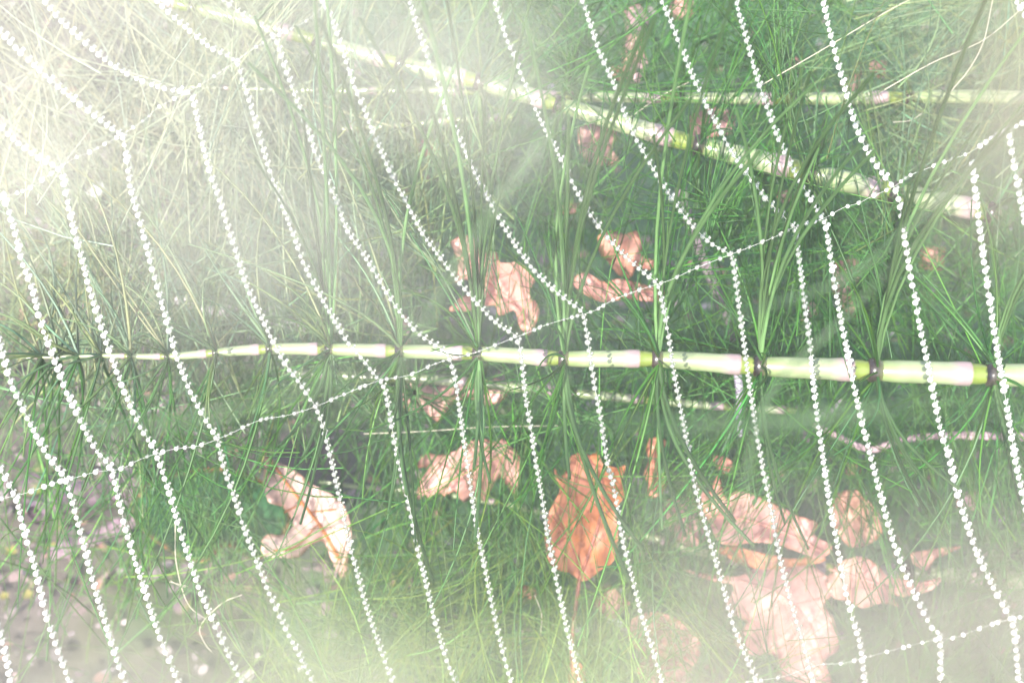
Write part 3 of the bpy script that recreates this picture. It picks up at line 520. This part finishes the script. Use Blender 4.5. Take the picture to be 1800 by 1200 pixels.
bm.verts.ensure_lookup_table(); uv = np.array([v.co[:] for v in bm.verts]); tri = bmesh.ops.triangulate(bm, faces=bm.faces[:]); bm.verts.index_update(); uf = np.array([[v.index for v in f.verts] for f in bm.faces]); bm.free()
small = []            # drops that go into the one mass
LB = {'S1': 'white dewdrop on the beaded strand in the bottom left corner', 'A': 'white dewdrop on the strand that leaves the left edge lowest', 'B': 'white dewdrop on the second strand from the left edge',
      'C': 'white dewdrop on the third beaded strand from the left edge', 'P': 'white dewdrop on the strand hanging free under the right radial', 'Q': 'white dewdrop on the short strand at the right edge, upper half',
      'R': 'white dewdrop in the top right corner', 'O': 'white dewdrop on the strand from the top edge to the right radial'}
nind = 0
def pxr(px_r, d): return px_r/1800*K*d
def dsize(x, y):
    e = abs(x-900)/900; s_ = 4.2 + 1.2*e**1.3
    return s_
def put(x, y, r, ind, key, jit=0):
    global nind
    d = web_d(x, y) + jit; c = P(x, y, d)
    if ind and -6 < x < 1806 and -6 < y < 1206 and nind < 300:
        o = bpy.data.objects.new('dewdrop', dewm); C.objects.link(o); o.location = c
        o.scale = (r*R.uniform(.95, 1.03), r, r*R.uniform(.98, 1.08)); tag(o, LB[key], 'dewdrop', 'dewdrops threaded on the web'); nind += 1
    else: small.append((c, r))
for key, pts in SP.items():
    q = thread('spiral_thread', pts, .00006)
    seg = np.r_[0, np.cumsum(np.hypot(*np.diff(q, axis=0).T))]; s_ = 3
    while s_ < seg[-1]:
        x = np.interp(s_, seg, q[:, 0]); y = np.interp(s_, seg, q[:, 1]); pr = dsize(x, y)*(1+.10*R.gauss(0, 1)); pr = max(2.6, min(6.2, pr))
        ind = key in ('S1', 'A', 'B', 'C', 'P', 'Q', 'R') or (key == 'O' and y < 335)
        put(x-.6, y+.8, pxr(pr, .3), ind, key)
        # added small drop at the upper right stands in for the second glint
        if R.random() < .85:
            rs = pr*R.uniform(.5, .68); put(x+pr*.72+R.uniform(-.4, .4), y-pr*.95+R.uniform(-.4, .4), pxr(rs, .3), False, key, -.0001)
        s_ += pr*2.5*R.uniform(.9, 1.2) + (R.random() < .03)*4
for nm, pts in RD.items():
    pts = [p for i_, p in enumerate(pts) if i_ % 1 == 0]; pts = [(a_, b_ + 3.5*math.sin(a_/26)) for a_, b_ in pts]
    q = thread('radial_thread', pts, .00006)
    seg = np.r_[0, np.cumsum(np.hypot(*np.diff(q, axis=0).T))]; s_ = 3
    while s_ < seg[-1]:
        x = np.interp(s_, seg, q[:, 0]); y = np.interp(s_, seg, q[:, 1]); dense = nm == 'first' and x > 1700
        pr = dsize(x, y)*(.98 if dense else R.uniform(.6, 1.0))
        put(x, y, pxr(pr, .3), False, nm)
        if R.random() < .4: put(x+pr*.7, y-pr*.9, pxr(pr*.5, .3), False, nm, -.0001)  # added bead imitates the second glint on the radials
        s_ += (12 if dense else R.choice((10, 15, 20, 24, 30)))
n = len(small); c = np.array([a for a, _ in small]); r = np.array([b_ for _, b_ in small])
V = c[:, None] + uv[None]*r[:, None, None]; F = (uf[None] + (np.arange(n)*len(uv))[:, None, None]).reshape(-1, 3)
dm = mesh_np('dewdrops', V.reshape(-1, 3), F); dm.materials.append(M_dew); dm.materials.append(M_clear); dm.materials.append(M_lens)
dm.polygons.foreach_set('material_index', np.repeat(np.array([1 if b_ < .00034 else 2 if abs(a_[0]) < .052 else 0 for a_, b_ in zip(c, r)], np.int32), len(uf)))  # outer drops whiter, centre ones clearer: glint brightness put into the material
tag(link('dewdrops', dm), 'mass of small bright dewdrops beading the inner web strands, with added beads as glints', 'dewdrops', kind='stuff')

# ------------------------------------------------------------------ close to the lens: out-of-focus blades, and plumes added for the pale veil
def blades():
    # needles of horsetails that stand in front of the web
    data = [([(700, 650), (820, 440), (960, 240), (1090, 60)], .17, 'broad blurred blade slanting up to the right above the middle stem'),
            ([(-20, 690), (150, 742), (300, 742), (480, 700), (720, 640)], .13, 'pale blurred arc below the left half of the middle stem'),
            ([(940, 740), (1150, 745), (1400, 730), (1850, 720)], .13, 'pale blurred band below the right half of the middle stem'),
            ([(1180, 760), (1400, 745), (1600, 700), (1850, 690)], .14, 'second pale blurred band just above the lowest one at right'),
            ([(1300, 900), (1350, 700), (1480, 560), (1620, 420)], .20, 'blurred blade slanting right across the stem at lower right'),
            ([(1270, 560), (1500, 480), (1700, 300), (1850, 200)], .19, 'blurred blade slanting up to the upper right edge')]
    for k, (pts, d, lb) in enumerate(data):
        d = d*.62
        q = catmull(pts, 12); nn = len(q); W = np.array([P(x, y, d+.006*math.sin(i/nn*3)) for i, (x, y) in enumerate(q)])
        root = W[0]; col = np.array([.13, .20, .10])
        side = 'left' if pts[0][0] < 850 else 'right' if pts[0][0] > 1250 else 'centre'
        o = link('near_grass', tube_mesh('near_grass', (W-root)[None], (np.interp(np.linspace(0, 1, nn), [0, .3, 1], [.00008, .0002, .00006]))[None], col[None], sides=8, flat=.5), M_needle)
        o.location = root; tag(o, lb, 'grass blade', 'blurred blades in front of the web')
blades()

def plume(name, cx, cy_, rx, ry, n, d0, d1, col, label, entry, rr=.00003):
    """feathery plume added close to the lens, its blur imitates the pale glow; stalk comes from outside the frame and roots in the soil"""
    hub = P(cx, cy_, (d0+d1)/2); e = P(*entry, (d0+d1)/2)
    foot = np.array([e[0] + (.12 if cx > 900 else -.12), -.10, 0.0]); hi = np.array([e[0]*1.6, e[1]-.03, e[2]+(.05 if entry[1] < 0 else -.06)])
    root = empty(name, foot, label, 'veil plume', 'pale plumes added close to the lens as a veil of light')
    st = np.vstack([bez(foot[None], np.array([[foot[0], foot[1]-.02, hi[2]]]), hi[None], 14)[0], bez(hi[None], (hi*.5+e*.5+UP*.004)[None], e[None], 8)[0][1:], bez(e[None], (e*.5+hub*.5)[None], hub[None], 8)[0][1:]])
    part('stalk', tube_mesh('stalk', st[None], np.linspace(.0008, .00006, len(st))[None], np.array([[.34, .36, .26]]), sides=6), M_straw, root)
    ang = N_.uniform(0, 2*math.pi, n); q = np.sqrt(N_.rand(n)); q = q*(.55+.45*N_.rand(n))
    x = cx+np.clip(N_.randn(n), -1.7, 1.7)*rx*.5; y = cy_+np.clip(N_.randn(n), -1.7, 1.7)*ry*.5; d = N_.uniform(d0, d1, n)
    tipp = np.array([P(a, b_, c_) for a, b_, c_ in zip(x, y, d)])
    dirn = (tipp-hub); dirn /= np.linalg.norm(dirn, axis=1, keepdims=True)+1e-9
    L = N_.uniform(.0015, .004, n)[:, None]
    a = tipp - dirn*L*.5; b2 = tipp + dirn*L*.5; midp = tipp + N_.randn(n, 3)*.0003
    paths = bez(a, midp, b2, 5)
    rad = rr*np.array([.5, 1, 1, .8, .2])[None]*N_.uniform(.7, 1.3, (n, 1))
    part('spikelets', tube_mesh('spikelets', paths, rad, np.array(col)[None]*N_.uniform(.85, 1.1, (n, 1)), sides=4), M_straw, root)
plume('veil_plume', 380, 130, 680, 480, 235, .016, .028, (.72, .70, .63), 'huge soft cream plume added as the pale glow over the upper left', (350, -300))
plume('veil_plume', 1830, 170, 230, 260, 95, .016, .028, (.70, .62, .52), 'soft cream plume added as the pale glow in the top right corner', (1950, -200))
plume('veil_plume', 250, 1210, 560, 170, 95, .016, .028, (.66, .61, .56), 'soft pale plume added as the light veil over the bottom left', (150, 1500))
plume('veil_plume', 1600, 1160, 520, 260, 150, .016, .028, (.68, .60, .55), 'soft pinkish plume added as the light veil over the bottom right', (1750, 1500))

plume('veil_plume', 700, 1200, 460, 190, 70, .016, .028, (.58, .64, .44), 'faint yellow green plume added as the light veil on the bottom edge left of centre', (700, 1500))

# ------------------------------------------------------------------ morning haze
hm = bpy.data.materials.new('haze'); hm.use_nodes = True; n = hm.node_tree.nodes; n.remove(n['Principled BSDF'])
pv_ = n.new('ShaderNodeVolumePrincipled'); pv_.inputs['Color'].default_value = (.96, .95, .93, 1); pv_.inputs['Density'].default_value = 0.15; pv_.inputs['Anisotropy'].default_value = 0.0
hm.node_tree.links.new(pv_.outputs[0], n['Material Output'].inputs['Volume'])
bm = bmesh.new(); bmesh.ops.create_cube(bm, size=1); hme = bpy.data.meshes.new('haze'); bm.to_mesh(hme); bm.free()
hz = link('haze', hme, hm); hz.scale = (130, 130, 1.75); hz.location = (0, 10, -1.1+.875); hz['kind'] = 'stuff'
